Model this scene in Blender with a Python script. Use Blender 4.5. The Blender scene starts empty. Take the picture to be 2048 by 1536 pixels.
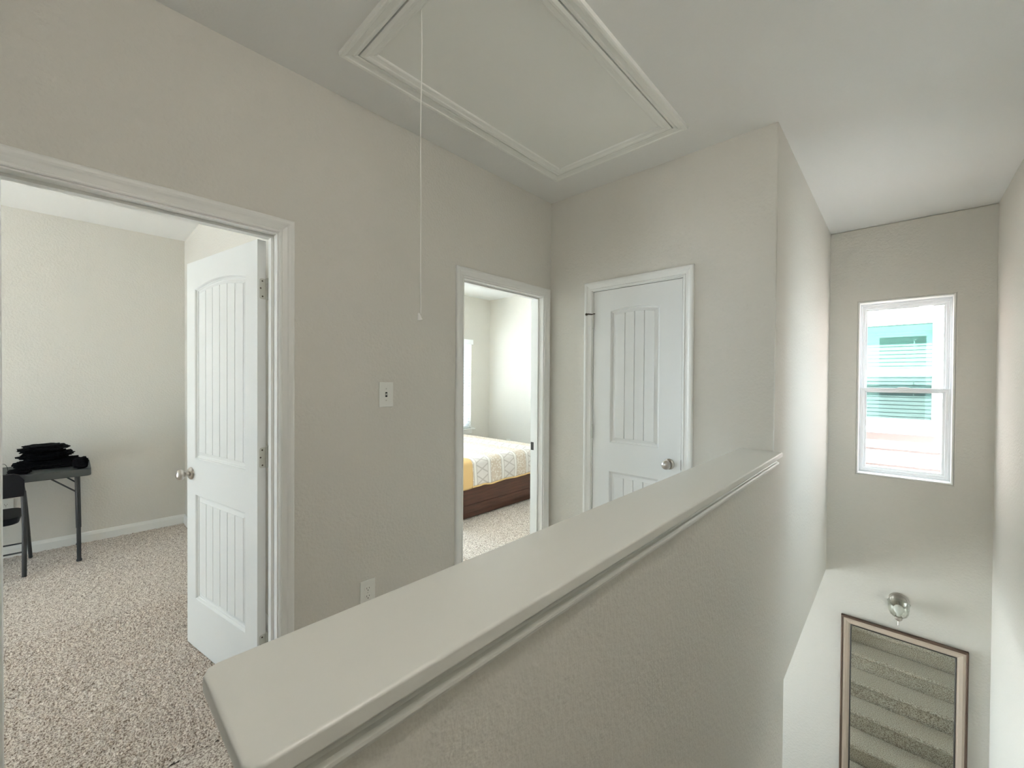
import bpy, bmesh, math, random
from mathutils import Vector, Matrix, noise
random.seed(7)
SC = bpy.context.scene
COL = SC.collection
PI = math.pi

# ------------------------------------------------------------------ dimensions (metres)
A = -1.926            # hall face of the left wall
WT = 0.115            # wall thickness
YB = 2.468            # hall face of the end wall
XC = -0.465           # stair face of the half wall and the stair wall
YD = 4.665            # stair face of the far wall
XE = 0.5185           # face of the right-hand stair wall
H = 2.743
ZL = -3.04            # lower storey floor
SLAB = -0.285
SX = -5.085           # far wall of the study
SY = 0.744            # right wall of the study
BX = -5.012           # far wall of the bedroom
BY = 4.78             # right wall of the bedroom
YBACK = -3.2

# ------------------------------------------------------------------ materials
def new_mat(name):
    m = bpy.data.materials.new(name); m.use_nodes = True
    nt = m.node_tree; b = nt.nodes['Principled BSDF']
    return m, nt, b

def plain(name, col, rough=0.5, metal=0.0, spec=0.5, bump=None):
    m, nt, b = new_mat(name)
    b.inputs['Base Color'].default_value = (*col, 1)
    b.inputs['Roughness'].default_value = rough
    b.inputs['Metallic'].default_value = metal
    b.inputs['Specular IOR Level'].default_value = spec
    if bump:
        add_bump(nt, b, *bump)
    return m

def add_bump(nt, b, scale, strength, dist=0.002, detail=3.0, rough=0.5):
    tc = nt.nodes.new('ShaderNodeTexCoord')
    n = nt.nodes.new('ShaderNodeTexNoise')
    n.inputs['Scale'].default_value = scale
    n.inputs['Detail'].default_value = detail
    n.inputs['Roughness'].default_value = rough
    bp = nt.nodes.new('ShaderNodeBump')
    bp.inputs['Strength'].default_value = strength
    bp.inputs['Distance'].default_value = dist
    nt.links.new(tc.outputs['Object'], n.inputs['Vector'])
    nt.links.new(n.outputs['Fac'], bp.inputs['Height'])
    nt.links.new(bp.outputs['Normal'], b.inputs['Normal'])

WALL_C = (0.665, 0.645, 0.595)
TRIM_C = (0.80, 0.80, 0.775)
M = {}
M['wall'] = plain('wall_paint', WALL_C, 0.72, 0, 0.3, (70, 0.75, 0.0036, 2.5, 0.5))
M['ceiling'] = plain('ceiling_paint', (0.80, 0.80, 0.785), 0.85, 0, 0.2, (80, 0.35, 0.002))
M['trim'] = plain('trim_paint', TRIM_C, 0.38, 0, 0.45)
M['door'] = plain('door_paint', (0.80, 0.81, 0.80), 0.33, 0, 0.5, (260, 0.08, 0.0006))
M['hatch'] = plain('hatch_paint', (0.84, 0.845, 0.81), 0.6, 0, 0.3)
M['vinyl'] = plain('vinyl', (0.86, 0.87, 0.885), 0.25)
M['plate'] = plain('plate_plastic', (0.80, 0.80, 0.76), 0.35)
M['slot'] = plain('dark_slot', (0.02, 0.02, 0.02), 0.8)
M['nickel'] = plain('satin_nickel', (0.52, 0.49, 0.45), 0.28, 1.0)
M['hinge'] = plain('painted_hinge', (0.62, 0.62, 0.57), 0.4, 0.3)
M['bronze'] = plain('dark_bronze', (0.10, 0.08, 0.06), 0.4, 0.8)
M['cord'] = plain('white_cord', (0.85, 0.84, 0.80), 0.8)
M['black_steel'] = plain('black_steel', (0.035, 0.038, 0.042), 0.42, 0.2)
M['black_vinyl'] = plain('black_vinyl', (0.006, 0.006, 0.009), 0.5, 0, 0.25)
M['table_top'] = plain('grey_table_top', (0.055, 0.062, 0.062), 0.5)
M['cloth_black'] = plain('black_cloth', (0.006, 0.006, 0.007), 0.95, 0, 0.05)
M['floorboard'] = plain('subfloor', (0.35, 0.3, 0.25), 0.9)
M['bulb'] = plain('white_bulb', (0.88, 0.88, 0.86), 0.3)
M['mattress'] = plain('mattress', (0.8, 0.79, 0.75), 0.9)
M['lap_siding'] = plain('lap_siding', (0.20, 0.158, 0.148), 0.7)
M['siding_tan'] = plain('siding_tan', (0.55, 0.58, 0.55), 0.7)
M['ext_trim'] = plain('exterior_trim', (0.82, 0.81, 0.78), 0.6)
M['ground'] = plain('ground', (0.66, 0.66, 0.65), 0.95, 0, 0.1, (30, 0.4, 0.02))
M['roofing'] = plain('roofing', (0.2, 0.19, 0.18), 0.9)
M['mirror_frame'] = plain('beige_frame', (0.47, 0.395, 0.32), 0.5, 0, 0.4)
M['mirror_edge'] = plain('brown_frame_edge', (0.085, 0.05, 0.032), 0.5)
M['mirror_bead'] = plain('dark_frame_bead', (0.035, 0.03, 0.025), 0.5)
M['mirror_glass'] = plain('mirror_silver', (0.64, 0.68, 0.62), 0.012, 1.0)
M['blind'] = plain('blind_slat', (0.88, 0.88, 0.87), 0.5)
def _tl():
    nt = M['blind'].node_tree; o = nt.nodes['Material Output']; b = nt.nodes['Principled BSDF']
    t = nt.nodes.new('ShaderNodeBsdfTranslucent'); t.inputs[0].default_value = (0.85, 0.87, 0.88, 1)
    mx = nt.nodes.new('ShaderNodeMixShader'); mx.inputs[0].default_value = 0.35
    nt.links.new(b.outputs[0], mx.inputs[1]); nt.links.new(t.outputs[0], mx.inputs[2]); nt.links.new(mx.outputs[0], o.inputs[0])
_tl()
M['lamp'] = plain('fill_glow_glass', (0.9, 0.88, 0.84), 0.4)  # glow of the added fill globe over the stair head
M['lamp'].node_tree.nodes['Principled BSDF'].inputs['Emission Color'].default_value = (1, 0.96, 0.9, 1)
M['lamp'].node_tree.nodes['Principled BSDF'].inputs['Emission Strength'].default_value = 45.0
M['strike'] = plain('dark_strike', (0.05, 0.045, 0.04), 0.4, 0.6)

def cap_mat():
    m, nt, b = new_mat('ledge_paint')
    b.inputs['Base Color'].default_value = (0.70, 0.70, 0.66, 1)
    b.inputs['Roughness'].default_value = 0.30
    tc = nt.nodes.new('ShaderNodeTexCoord')
    mp = nt.nodes.new('ShaderNodeMapping'); mp.inputs['Scale'].default_value = (55, 6, 55)
    n = nt.nodes.new('ShaderNodeTexNoise'); n.inputs['Scale'].default_value = 3; n.inputs['Detail'].default_value = 4
    bp = nt.nodes.new('ShaderNodeBump'); bp.inputs['Strength'].default_value = 0.12; bp.inputs['Distance'].default_value = 0.001
    nt.links.new(tc.outputs['Object'], mp.inputs['Vector']); nt.links.new(mp.outputs[0], n.inputs['Vector'])
    nt.links.new(n.outputs['Fac'], bp.inputs['Height']); nt.links.new(bp.outputs[0], b.inputs['Normal'])
    return m
M['cap'] = cap_mat()

def glass_mat():
    m = bpy.data.materials.new('clear_pane'); m.use_nodes = True
    nt = m.node_tree; nt.nodes.clear()
    o = nt.nodes.new('ShaderNodeOutputMaterial'); mx = nt.nodes.new('ShaderNodeMixShader')
    t = nt.nodes.new('ShaderNodeBsdfTransparent'); t.inputs[0].default_value = (0.985, 0.992, 0.988, 1)
    g = nt.nodes.new('ShaderNodeBsdfGlossy'); g.inputs['Roughness'].default_value = 0.0
    f = nt.nodes.new('ShaderNodeLayerWeight')
    p4 = nt.nodes.new('ShaderNodeMath'); p4.operation = 'POWER'; p4.inputs[1].default_value = 4.5
    ma = nt.nodes.new('ShaderNodeMath'); ma.operation = 'MULTIPLY_ADD'; ma.inputs[1].default_value = 0.6; ma.inputs[2].default_value = 0.025
    nt.links.new(f.outputs['Facing'], p4.inputs[0]); nt.links.new(p4.outputs[0], ma.inputs[0])
    nt.links.new(ma.outputs[0], mx.inputs[0]); nt.links.new(t.outputs[0], mx.inputs[1]); nt.links.new(g.outputs[0], mx.inputs[2])
    nt.links.new(mx.outputs[0], o.inputs[0])
    return m
M['glass'] = glass_mat()

def shade_glass():
    m = bpy.data.materials.new('shade_glass'); m.use_nodes = True
    nt = m.node_tree; nt.nodes.clear()
    o = nt.nodes.new('ShaderNodeOutputMaterial'); mx = nt.nodes.new('ShaderNodeMixShader')
    t = nt.nodes.new('ShaderNodeBsdfTransparent'); t.inputs[0].default_value = (0.93, 0.94, 0.92, 1)
    g = nt.nodes.new('ShaderNodeBsdfGlossy'); g.inputs['Roughness'].default_value = 0.05
    g.inputs['Color'].default_value = (0.75, 0.75, 0.73, 1)
    f = nt.nodes.new('ShaderNodeLayerWeight'); f.inputs['Blend'].default_value = 0.12
    nt.links.new(f.outputs['Facing'], mx.inputs[0]); nt.links.new(t.outputs[0], mx.inputs[1]); nt.links.new(g.outputs[0], mx.inputs[2])
    nt.links.new(mx.outputs[0], o.inputs[0])
    return m
M['shade_glass'] = shade_glass()

def house_glass(name, tint, refl):
    m = bpy.data.materials.new(name); m.use_nodes = True
    nt = m.node_tree; nt.nodes.clear()
    o = nt.nodes.new('ShaderNodeOutputMaterial'); mx = nt.nodes.new('ShaderNodeMixShader')
    d = nt.nodes.new('ShaderNodeBsdfTransparent'); d.inputs[0].default_value = (*tint, 1)
    g = nt.nodes.new('ShaderNodeBsdfGlossy'); g.inputs['Roughness'].default_value = 0.012
    g.inputs['Color'].default_value = (0.40, 0.74, 0.67, 1)
    mx.inputs[0].default_value = refl
    nt.links.new(d.outputs[0], mx.inputs[1]); nt.links.new(g.outputs[0], mx.inputs[2]); nt.links.new(mx.outputs[0], o.inputs[0])
    return m
M['green_glass'] = house_glass('green_coated_glass', (0.58, 0.69, 0.665), 0.18)
M['screen_glass'] = house_glass('screened_glass', (0.46, 0.51, 0.505), 0.08)
M['house_inside'] = plain('house_inside', (0.12, 0.12, 0.12), 0.9)

def carpet_mat():
    m, nt, b = new_mat('frieze_carpet')
    b.inputs['Roughness'].default_value = 1.0
    b.inputs['Specular IOR Level'].default_value = 0.05
    b.inputs['Sheen Weight'].default_value = 0.25
    tc = nt.nodes.new('ShaderNodeTexCoord')
    n = nt.nodes.new('ShaderNodeTexNoise'); n.inputs['Scale'].default_value = 150; n.inputs['Detail'].default_value = 2.5; n.inputs['Roughness'].default_value = 0.7
    r = nt.nodes.new('ShaderNodeValToRGB')
    e = r.color_ramp.elements
    e[0].position = 0.38; e[0].color = (0.22, 0.165, 0.125, 1)
    e[1].position = 0.60; e[1].color = (0.88, 0.81, 0.735, 1)
    k = e.new(0.47); k.color = (0.56, 0.48, 0.41, 1)
    n2 = nt.nodes.new('ShaderNodeTexNoise'); n2.inputs['Scale'].default_value = 420; n2.inputs['Detail'].default_value = 1
    bp = nt.nodes.new('ShaderNodeBump'); bp.inputs['Strength'].default_value = 0.7; bp.inputs['Distance'].default_value = 0.004
    nt.links.new(tc.outputs['Object'], n.inputs['Vector']); nt.links.new(tc.outputs['Object'], n2.inputs['Vector'])
    nt.links.new(n.outputs['Fac'], r.inputs['Fac']); nt.links.new(r.outputs['Color'], b.inputs['Base Color'])
    nt.links.new(n2.outputs['Fac'], bp.inputs['Height']); nt.links.new(bp.outputs[0], b.inputs['Normal'])
    return m
M['carpet'] = carpet_mat()

def wood_mat():
    m, nt, b = new_mat('dark_wood')
    b.inputs['Roughness'].default_value = 0.42
    tc = nt.nodes.new('ShaderNodeTexCoord')
    mp = nt.nodes.new('ShaderNodeMapping'); mp.inputs['Scale'].default_value = (6, 1.2, 14)
    n = nt.nodes.new('ShaderNodeTexNoise'); n.inputs['Scale'].default_value = 3; n.inputs['Detail'].default_value = 5
    r = nt.nodes.new('ShaderNodeValToRGB')
    r.color_ramp.elements[0].position = 0.3; r.color_ramp.elements[0].color = (0.045, 0.018, 0.011, 1)
    r.color_ramp.elements[1].position = 0.75; r.color_ramp.elements[1].color = (0.11, 0.045, 0.028, 1)
    nt.links.new(tc.outputs['Object'], mp.inputs['Vector']); nt.links.new(mp.outputs[0], n.inputs['Vector'])
    nt.links.new(n.outputs['Fac'], r.inputs['Fac']); nt.links.new(r.outputs['Color'], b.inputs['Base Color'])
    return m
M['wood'] = wood_mat()

def mth(nt, op, a, b=None, c=None):
    n = nt.nodes.new('ShaderNodeMath'); n.operation = op
    for i, v in enumerate((a, b, c)):
        if v is None: continue
        if isinstance(v, (int, float)): n.inputs[i].default_value = v
        else: nt.links.new(v, n.inputs[i])
    return n.outputs[0]

def quilt_mat():
    """bands across the bed: diamond lattice and tan sprig bands between raised ribs"""
    m, nt, b = new_mat('quilt_knit')
    b.inputs['Roughness'].default_value = 0.9
    b.inputs['Specular IOR Level'].default_value = 0.1
    tc = nt.nodes.new('ShaderNodeTexCoord'); sp = nt.nodes.new('ShaderNodeSeparateXYZ')
    nt.links.new(tc.outputs['Object'], sp.inputs[0])
    x, y, z = sp.outputs[0], sp.outputs[1], sp.outputs[2]
    P = 0.40
    s = mth(nt, 'SUBTRACT', x, z)
    u = mth(nt, 'DIVIDE', mth(nt, 'PINGPONG', mth(nt, 'ADD', y, 4.0), P / 2), P / 2)   # 0..1..0
    yy = mth(nt, 'DIVIDE', mth(nt, 'MODULO', mth(nt, 'ADD', y, 4.0), P), P)            # 0..1 over two bands
    h = mth(nt, 'MODULO', mth(nt, 'MULTIPLY', yy, 2.0), 1.0)                             # 0..1 in a band
    isd = mth(nt, 'LESS_THAN', yy, 0.5)                                                 # diamond band
    # diamonds
    cy = mth(nt, 'ABSOLUTE', mth(nt, 'SUBTRACT', h, 0.5))
    cs = mth(nt, 'ABSOLUTE', mth(nt, 'SUBTRACT', mth(nt, 'MODULO', mth(nt, 'ADD', mth(nt, 'DIVIDE', s, 0.12), 60.0), 1.0), 0.5))
    dsum = mth(nt, 'ADD', cy, cs)
    dl = mth(nt, 'LESS_THAN', mth(nt, 'ABSOLUTE', mth(nt, 'SUBTRACT', dsum, 0.5)), 0.075)
    # sprigs: dots
    vo = nt.nodes.new('ShaderNodeTexVoronoi'); vo.inputs['Scale'].default_value = 48
    nt.links.new(tc.outputs['Object'], vo.inputs['Vector'])
    dots = mth(nt, 'LESS_THAN', vo.outputs['Distance'], 0.42)
    # ribs at band borders
    rib = mth(nt, 'GREATER_THAN', cy, 0.42)
    ribd = mth(nt, 'MULTIPLY', mth(nt, 'GREATER_THAN', cy, 0.385), mth(nt, 'LESS_THAN', cy, 0.42))
    def mix(f, c1, c2):
        n = nt.nodes.new('ShaderNodeMix'); n.data_type = 'RGBA'
        nt.links.new(f, n.inputs['Factor'])
        for i, c in ((6, c1), (7, c2)):
            if isinstance(c, tuple): n.inputs[i].default_value = (*c, 1)
            else: nt.links.new(c, n.inputs[i])
        return n.outputs[2]
    cd = mix(dl, (0.74, 0.70, 0.665), (0.56, 0.515, 0.48))
    cf = mix(dots, (0.64, 0.545, 0.45), (0.78, 0.73, 0.66))
    c = mix(isd, cf, cd)
    c = mix(rib, c, (0.82, 0.79, 0.75))
    c = mix(ribd, c, (0.50, 0.46, 0.42))
    nt.links.new(c, b.inputs['Base Color'])
    bp = nt.nodes.new('ShaderNodeBump'); bp.inputs['Strength'].default_value = 0.5; bp.inputs['Distance'].default_value = 0.006
    hh = mth(nt, 'ADD', rib, mth(nt, 'MULTIPLY', dl, 0.0))
    hh = mth(nt, 'SUBTRACT', hh, ribd)
    nt.links.new(hh, bp.inputs['Height']); nt.links.new(bp.outputs[0], b.inputs['Normal'])
    return m
M['quilt'] = quilt_mat()
M['quilt_border'] = plain('quilt_border', (0.72, 0.50, 0.24), 0.9, 0, 0.1, (120, 0.4, 0.003))

# ------------------------------------------------------------------ helpers
def obj(name, bm, mat, parent=None, smooth=False, bevel=None, autosmooth=False):
    me = bpy.data.meshes.new(name)
    bmesh.ops.recalc_face_normals(bm, faces=bm.faces)
    bm.to_mesh(me); bm.free()
    o = bpy.data.objects.new(name, me); COL.objects.link(o)
    if mat: me.materials.append(M[mat] if isinstance(mat, str) else mat)
    if smooth:
        for p in me.polygons: p.use_smooth = True
        me.set_sharp_from_angle(angle=0.65)
    if bevel:
        b = o.modifiers.new('edge', 'BEVEL'); b.width = bevel; b.segments = 2; b.limit_method = 'ANGLE'; b.angle_limit = 0.7
        for p in me.polygons: p.use_smooth = True
        b.harden_normals = True
    if parent: o.parent = parent
    return o

def tag(o, label, cat, kind=None, group=None):
    o['label'] = label; o['category'] = cat
    if kind: o['kind'] = kind
    if group: o['group'] = group
    return o

def thing(name, loc, label, cat, kind=None, group=None, rz=0):
    o = bpy.data.objects.new(name, None); COL.objects.link(o)
    o.location = loc; o.rotation_euler = (0, 0, rz)
    o.empty_display_size = 0.1
    return tag(o, label, cat, kind, group)

def box(bm, x0, x1, y0, y1, z0, z1):
    v = [bm.verts.new(p) for p in ((x0, y0, z0), (x1, y0, z0), (x1, y1, z0), (x0, y1, z0), (x0, y0, z1), (x1, y0, z1), (x1, y1, z1), (x0, y1, z1))]
    for f in ((0, 3, 2, 1), (4, 5, 6, 7), (0, 1, 5, 4), (1, 2, 6, 5), (2, 3, 7, 6), (3, 0, 4, 7)):
        bm.faces.new([v[i] for i in f])
    return v

def B(*boxes):
    bm = bmesh.new()
    for b in boxes: box(bm, *b)
    return bm

def wall_panel(u0, u1, z0, z1, holes, t0, t1, axis):
    """a wall in the plane of `axis` ('x': runs along y at x=t0..t1; 'y': runs along x), with rectangular holes (u0,u1,z0,z1)"""
    us = sorted({u0, u1, *[min(max(h[i], u0), u1) for h in holes for i in (0, 1)]})
    zs = sorted({z0, z1, *[min(max(h[i], z0), z1) for h in holes for i in (2, 3)]})
    def solid(i, j):
        if i < 0 or j < 0 or i >= len(us) - 1 or j >= len(zs) - 1: return False
        cu = (us[i] + us[i + 1]) / 2; cz = (zs[j] + zs[j + 1]) / 2
        return not any(h[0] < cu < h[1] and h[2] < cz < h[3] for h in holes)
    bm = bmesh.new(); cache = {}
    def V(i, j, t):
        k = (i, j, t)
        if k not in cache:
            tt = t1 if t else t0
            cache[k] = bm.verts.new((tt, us[i], zs[j]) if axis == 'x' else (us[i], tt, zs[j]))
        return cache[k]
    for i in range(len(us) - 1):
        for j in range(len(zs) - 1):
            if not solid(i, j): continue
            for t in (0, 1):
                bm.faces.new((V(i, j, t), V(i + 1, j, t), V(i + 1, j + 1, t), V(i, j + 1, t)))
            for (di, dj, a, b) in ((-1, 0, (i, j), (i, j + 1)), (1, 0, (i + 1, j), (i + 1, j + 1)), (0, -1, (i, j), (i + 1, j)), (0, 1, (i, j + 1), (i + 1, j + 1))):
                if not solid(i + di, j + dj):
                    bm.faces.new((V(*a, 0), V(*b, 0), V(*b, 1), V(*a, 1)))
    return bm

def prism(pts, axis, t0, t1, bm=None, soft=()):
    """polygon pts (p,q) extruded along axis: 'x' -> (t,p,q), 'y' -> (p,t,q), 'z' -> (p,q,t)"""
    bm = bm or bmesh.new()
    f = {'x': lambda p, q, t: (t, p, q), 'y': lambda p, q, t: (p, t, q), 'z': lambda p, q, t: (p, q, t)}[axis]
    a = [bm.verts.new(f(p, q, t0)) for p, q in pts]; b = [bm.verts.new(f(p, q, t1)) for p, q in pts]
    n = len(pts)
    bm.faces.new(a); bm.faces.new(b[::-1])
    for i in range(n): bm.faces.new((a[i], b[i], b[(i + 1) % n], a[(i + 1) % n]))
    if soft:                                                       # rounded plaster corners
        es = [e for e in bm.edges if any({tuple(round(q, 4) for q in v.co) for v in e.verts} == {tuple(round(q, 4) for q in p) for p in s_} for s_ in soft)]
        bmesh.ops.bevel(bm, geom=es, offset=0.009, segments=4, affect='EDGES', profile=0.5)
    return bm

def lathe(prof, seg=32, mtx=None, bm=None, cap=True):
    """profile [(r, h)] turned about +Z, then moved by mtx"""
    bm = bm or bmesh.new(); mtx = mtx or Matrix()
    rings = []
    for r, h in prof:
        if r < 1e-6: rings.append([bm.verts.new(mtx @ Vector((0, 0, h)))])
        else: rings.append([bm.verts.new(mtx @ Vector((r * math.cos(2 * PI * i / seg), r * math.sin(2 * PI * i / seg), h))) for i in range(seg)])
    for a, b in zip(rings, rings[1:]):
        for i in range(seg):
            j = (i + 1) % seg
            if len(a) == 1 and len(b) == 1: continue
            if len(a) == 1: bm.faces.new((a[0], b[i], b[j]))
            elif len(b) == 1: bm.faces.new((a[i], a[j], b[0]))
            else: bm.faces.new((a[i], a[j], b[j], b[i]))
    if cap:
        for r in (rings[0], rings[-1]):
            if len(r) > 1: bm.faces.new(r)
    return bm

def tube(path, r, seg=10, bm=None, r_end=None):
    bm = bm or bmesh.new(); P = [Vector(p) for p in path]; n = len(P)
    rings = []; up = Vector((0.13, 0.31, 0.94)).normalized()
    for i, p in enumerate(P):
        d = ((P[min(i + 1, n - 1)] - p).normalized() + (p - P[max(i - 1, 0)]).normalized()).normalized()
        a = d.cross(up)
        if a.length < 1e-3: a = d.cross(Vector((1, 0, 0)))
        a.normalize(); b = d.cross(a)
        rr = r if r_end is None else r + (r_end - r) * i / (n - 1)
        rings.append([bm.verts.new(p + a * rr * math.cos(2 * PI * k / seg) + b * rr * math.sin(2 * PI * k / seg)) for k in range(seg)])
    for a, b in zip(rings, rings[1:]):
        for k in range(seg): bm.faces.new((a[k], a[(k + 1) % seg], b[(k + 1) % seg], b[k]))
    bm.faces.new(rings[0]); bm.faces.new(rings[-1][::-1])
    return bm

def sweep(path, prof, frame, closed=False, bm=None):
    """sweep a profile with mitred corners. path: 2-D points (p,q); prof: [(offset to the right-hand normal, height)]; frame(p,q,h)->xyz"""
    bm = bm or bmesh.new(); n = len(path); rows = []
    for i in range(n):
        p = Vector(path[i])
        d1 = (p - Vector(path[i - 1])).normalized() if (closed or i > 0) else None
        d2 = (Vector(path[(i + 1) % n]) - p).normalized() if (closed or i < n - 1) else None
        n1 = Vector((d1.y, -d1.x)) if d1 else None; n2 = Vector((d2.y, -d2.x)) if d2 else None
        if n1 is None: m = n2
        elif n2 is None: m = n1
        else:
            m = (n1 + n2); m = m / m.dot(n1)
        rows.append([bm.verts.new(frame(p.x + m.x * o, p.y + m.y * o, h)) for o, h in prof])
    k = len(prof)
    for i in range(n if closed else n - 1):
        a, b = rows[i], rows[(i + 1) % n]
        for j in range(k - 1):
            bm.faces.new((a[j], b[j], b[j + 1], a[j + 1]))
        bm.faces.new((a[k - 1], b[k - 1], b[0], a[0]))
    if not closed:
        bm.faces.new(rows[0]); bm.faces.new(rows[-1][::-1])
    return bm

# colonial casing: offset from the inner edge outwards, height off the wall
CAS = [(0.0, 0.0), (0.0, 0.007), (0.004, 0.010), (0.009, 0.0105), (0.012, 0.0075), (0.017, 0.0085), (0.030, 0.0115), (0.036, 0.0145), (0.043, 0.0165), (0.052, 0.0165), (0.057, 0.0145), (0.060, 0.010), (0.060, 0.0)]

def casing_bm(u0, u1, ztop, frame, zb=0.0, bm=None):
    # path runs up the left jamb, over the head and down the right; outwards is the left-hand side -> negative offset
    return sweep([(u0, zb), (u0, ztop), (u1, ztop), (u1, zb)], [(-o, h) for o, h in CAS], frame, False, bm)

# ------------------------------------------------------------------ setting: floors, ceiling, walls
D1 = (-0.161, 0.592); D2 = (1.622, 2.383); DZ = 2.028      # door openings in the left wall (clear of the jambs)
JT = 0.018                                                 # jamb board thickness
C1 = (-1.552, -0.939)                                      # closet opening in the end wall
W1 = (-0.2684, 0.3125, 0.62, 2.109)                        # stair window
WD = 0.15                                                  # outer wall thickness
STAIR_Y = 0.20; TREAD = 0.275; RISE = 0.18

floor = obj('floor', B((SX - WT, A - WT - 0.0, YBACK, BY + WT, SLAB, -0.012), (A - WT, XC - WT, YBACK, BY + WT, SLAB, -0.012), (XC - WT, XE, YBACK, 0.14, SLAB, -0.012), (XC, XE, 0.14, STAIR_Y - 0.03, SLAB, -0.012)), 'floorboard')
tag(floor, 'upper storey floor under the beige carpet', 'floor', 'structure')
fl = obj('floor_lower', B((-3.0, XE, -1.0, YD, ZL - 0.1, ZL)), 'floorboard')
tag(fl, 'lower storey floor at the foot of the stairs', 'floor', 'structure')

HX0, HX1, HY0, HY1 = -1.621, -0.872, 0.796, 2.142          # attic hatch opening in the ceiling
ceil = obj('ceiling', B((SX - WT, HX0, YBACK, BY + WT, H, H + 0.02), (HX1, XE + WD, YBACK, BY + WT, H, H + 0.02), (HX0, HX1, YBACK, HY0, H, H + 0.02), (HX0, HX1, HY1, BY + WT, H, H + 0.02)), 'ceiling')
tag(ceil, 'pale painted ceiling over hall, stairwell and rooms', 'ceiling', 'structure')
roof = obj('roof', B((SX - 0.5, XE + 0.5, YBACK - 0.2, BY + 0.10, H + 0.16, H + 0.24), (HX0 - 0.1, HX1 + 0.1, HY0 - 0.1, HY1 + 0.1, H + 0.10, H + 0.12)), 'roofing')
tag(roof, 'roof deck above the ceiling, hidden in the attic', 'roof', 'structure')

z0w = -0.012
wl = obj('wall_left', wall_panel(YBACK, BY, z0w, H, [(D1[0] - JT, D1[1] + JT, -1, DZ + JT), (D2[0] - JT, D2[1] + JT, -1, DZ + JT)], A, A - WT, 'x'), 'wall')
tag(wl, 'greige textured hall wall with two doorways', 'wall', 'structure')
we = obj('wall_end', wall_panel(A, XC - WT, z0w, H, [(C1[0] - JT, C1[1] + JT, -1, DZ + JT)], YB, YB + WT, 'y'), 'wall')
tag(we, 'greige hall end wall around the closed closet door', 'wall', 'structure')
wc = obj('wall_stair_left', prism([(0.14, ZL), (2.775, ZL), (2.775, SLAB), (YD, SLAB), (YD, H), (YB, H), (YB, 1.031), (0.14, 1.031)], 'x', XC - WT, XC, None, [((XC, YB, 1.031), (XC, YB, H)), ((XC, 2.775, ZL), (XC, 2.775, SLAB)), ((XC, 2.775, SLAB), (XC, YD, SLAB))]), 'wall')
tag(wc, 'half wall under the ledge rising to full height beside the stairs', 'wall', 'structure')
wd = obj('wall_stair_end', wall_panel(-3.0, XE + WD, ZL, H, [W1], YD, YD + WD, 'y'), 'wall', bevel=0.012)
tag(wd, 'grey end wall of the stairwell with the tall window', 'wall', 'structure')
EWIN = (3.31, 3.66, 0.70, 1.85)  # added side window, unseen, brightens the stairwell walls
wr = obj('wall_stair_right', wall_panel(YBACK, YD, ZL, H, [EWIN], XE, XE + WD, 'x'), 'wall')
tag(wr, 'textured wall along the right of the stairwell', 'wall', 'structure')
HALLWIN = (-1.42, -1.00, 1.25, 1.95)  # added window, unseen, feeds daylight into the hall
wb = obj('wall_back', wall_panel(A, XE, z0w, H, [HALLWIN], YBACK, YBACK - WD, 'y'), 'wall')
tag(wb, 'hall wall with an added window behind the viewpoint', 'wall', 'structure')
LW = (2.5, 4.35, ZL + 0.75, SLAB - 0.20)  # added window, unseen, lights the lower storey and stair foot
# study (left doorway)
ws = obj('wall_study_far', wall_panel(YBACK, SY, z0w, H, [], SX, SX - WD, 'x'), 'wall')
tag(ws, 'pale grey far wall behind the folding table', 'wall', 'structure')
wsr = obj('wall_study_right', wall_panel(SX, A - WT, z0w, H, [], SY, SY + WT, 'y'), 'wall')
tag(wsr, 'study side wall behind the open door', 'wall', 'structure')
STWIN = (-4.20, -3.15, 0.12, 2.10)
wsl = obj('wall_study_left', wall_panel(SX, A - WT, z0w, H, [STWIN], YBACK, YBACK - WD, 'y'), 'wall')
tag(wsl, 'study outer wall with a window, out of sight', 'wall', 'structure')
# bedroom (second doorway)
BW = (3.50, 4.372, 0.64, 2.03)
BW2 = (1.05, 2.95, 0.45, 2.50)  # added second window, unseen, brightens the bedroom
wbf = obj('wall_bedroom_far', wall_panel(SY + WT, BY, z0w, H, [BW, BW2], BX, BX - WD, 'x'), 'wall')
tag(wbf, 'bedroom far wall with the blind-covered window', 'wall', 'structure')
wbr = obj('wall_bedroom_right', wall_panel(BX, XC - WT, z0w, H, [], BY, BY + WT, 'y'), 'wall')
tag(wbr, 'bright bedroom wall behind the bed', 'wall', 'structure')
# bedroom side window on the near partition is not there: second light is an added, unseen window in the far wall
wlo = obj('wall_lower_left', wall_panel(-1.0, YD, ZL, SLAB, [LW], -3.0, -3.0 - WT, 'x'), 'wall')
tag(wlo, 'lower storey wall with an added window, out of sight', 'wall', 'structure')
wln = obj('wall_lower_near', wall_panel(-3.0, XE, ZL, SLAB, [], -1.0, -1.0 - WT, 'y'), 'wall')
tag(wln, 'lower storey wall under the upper hall', 'wall', 'structure')
wll = obj('wall_lower_side', wall_panel(-3.0, XC - WT, ZL, SLAB, [], 1.6, 1.6 - WT, 'y'), 'wall')
tag(wll, 'lower storey wall beside the stairs', 'wall', 'structure')

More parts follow.
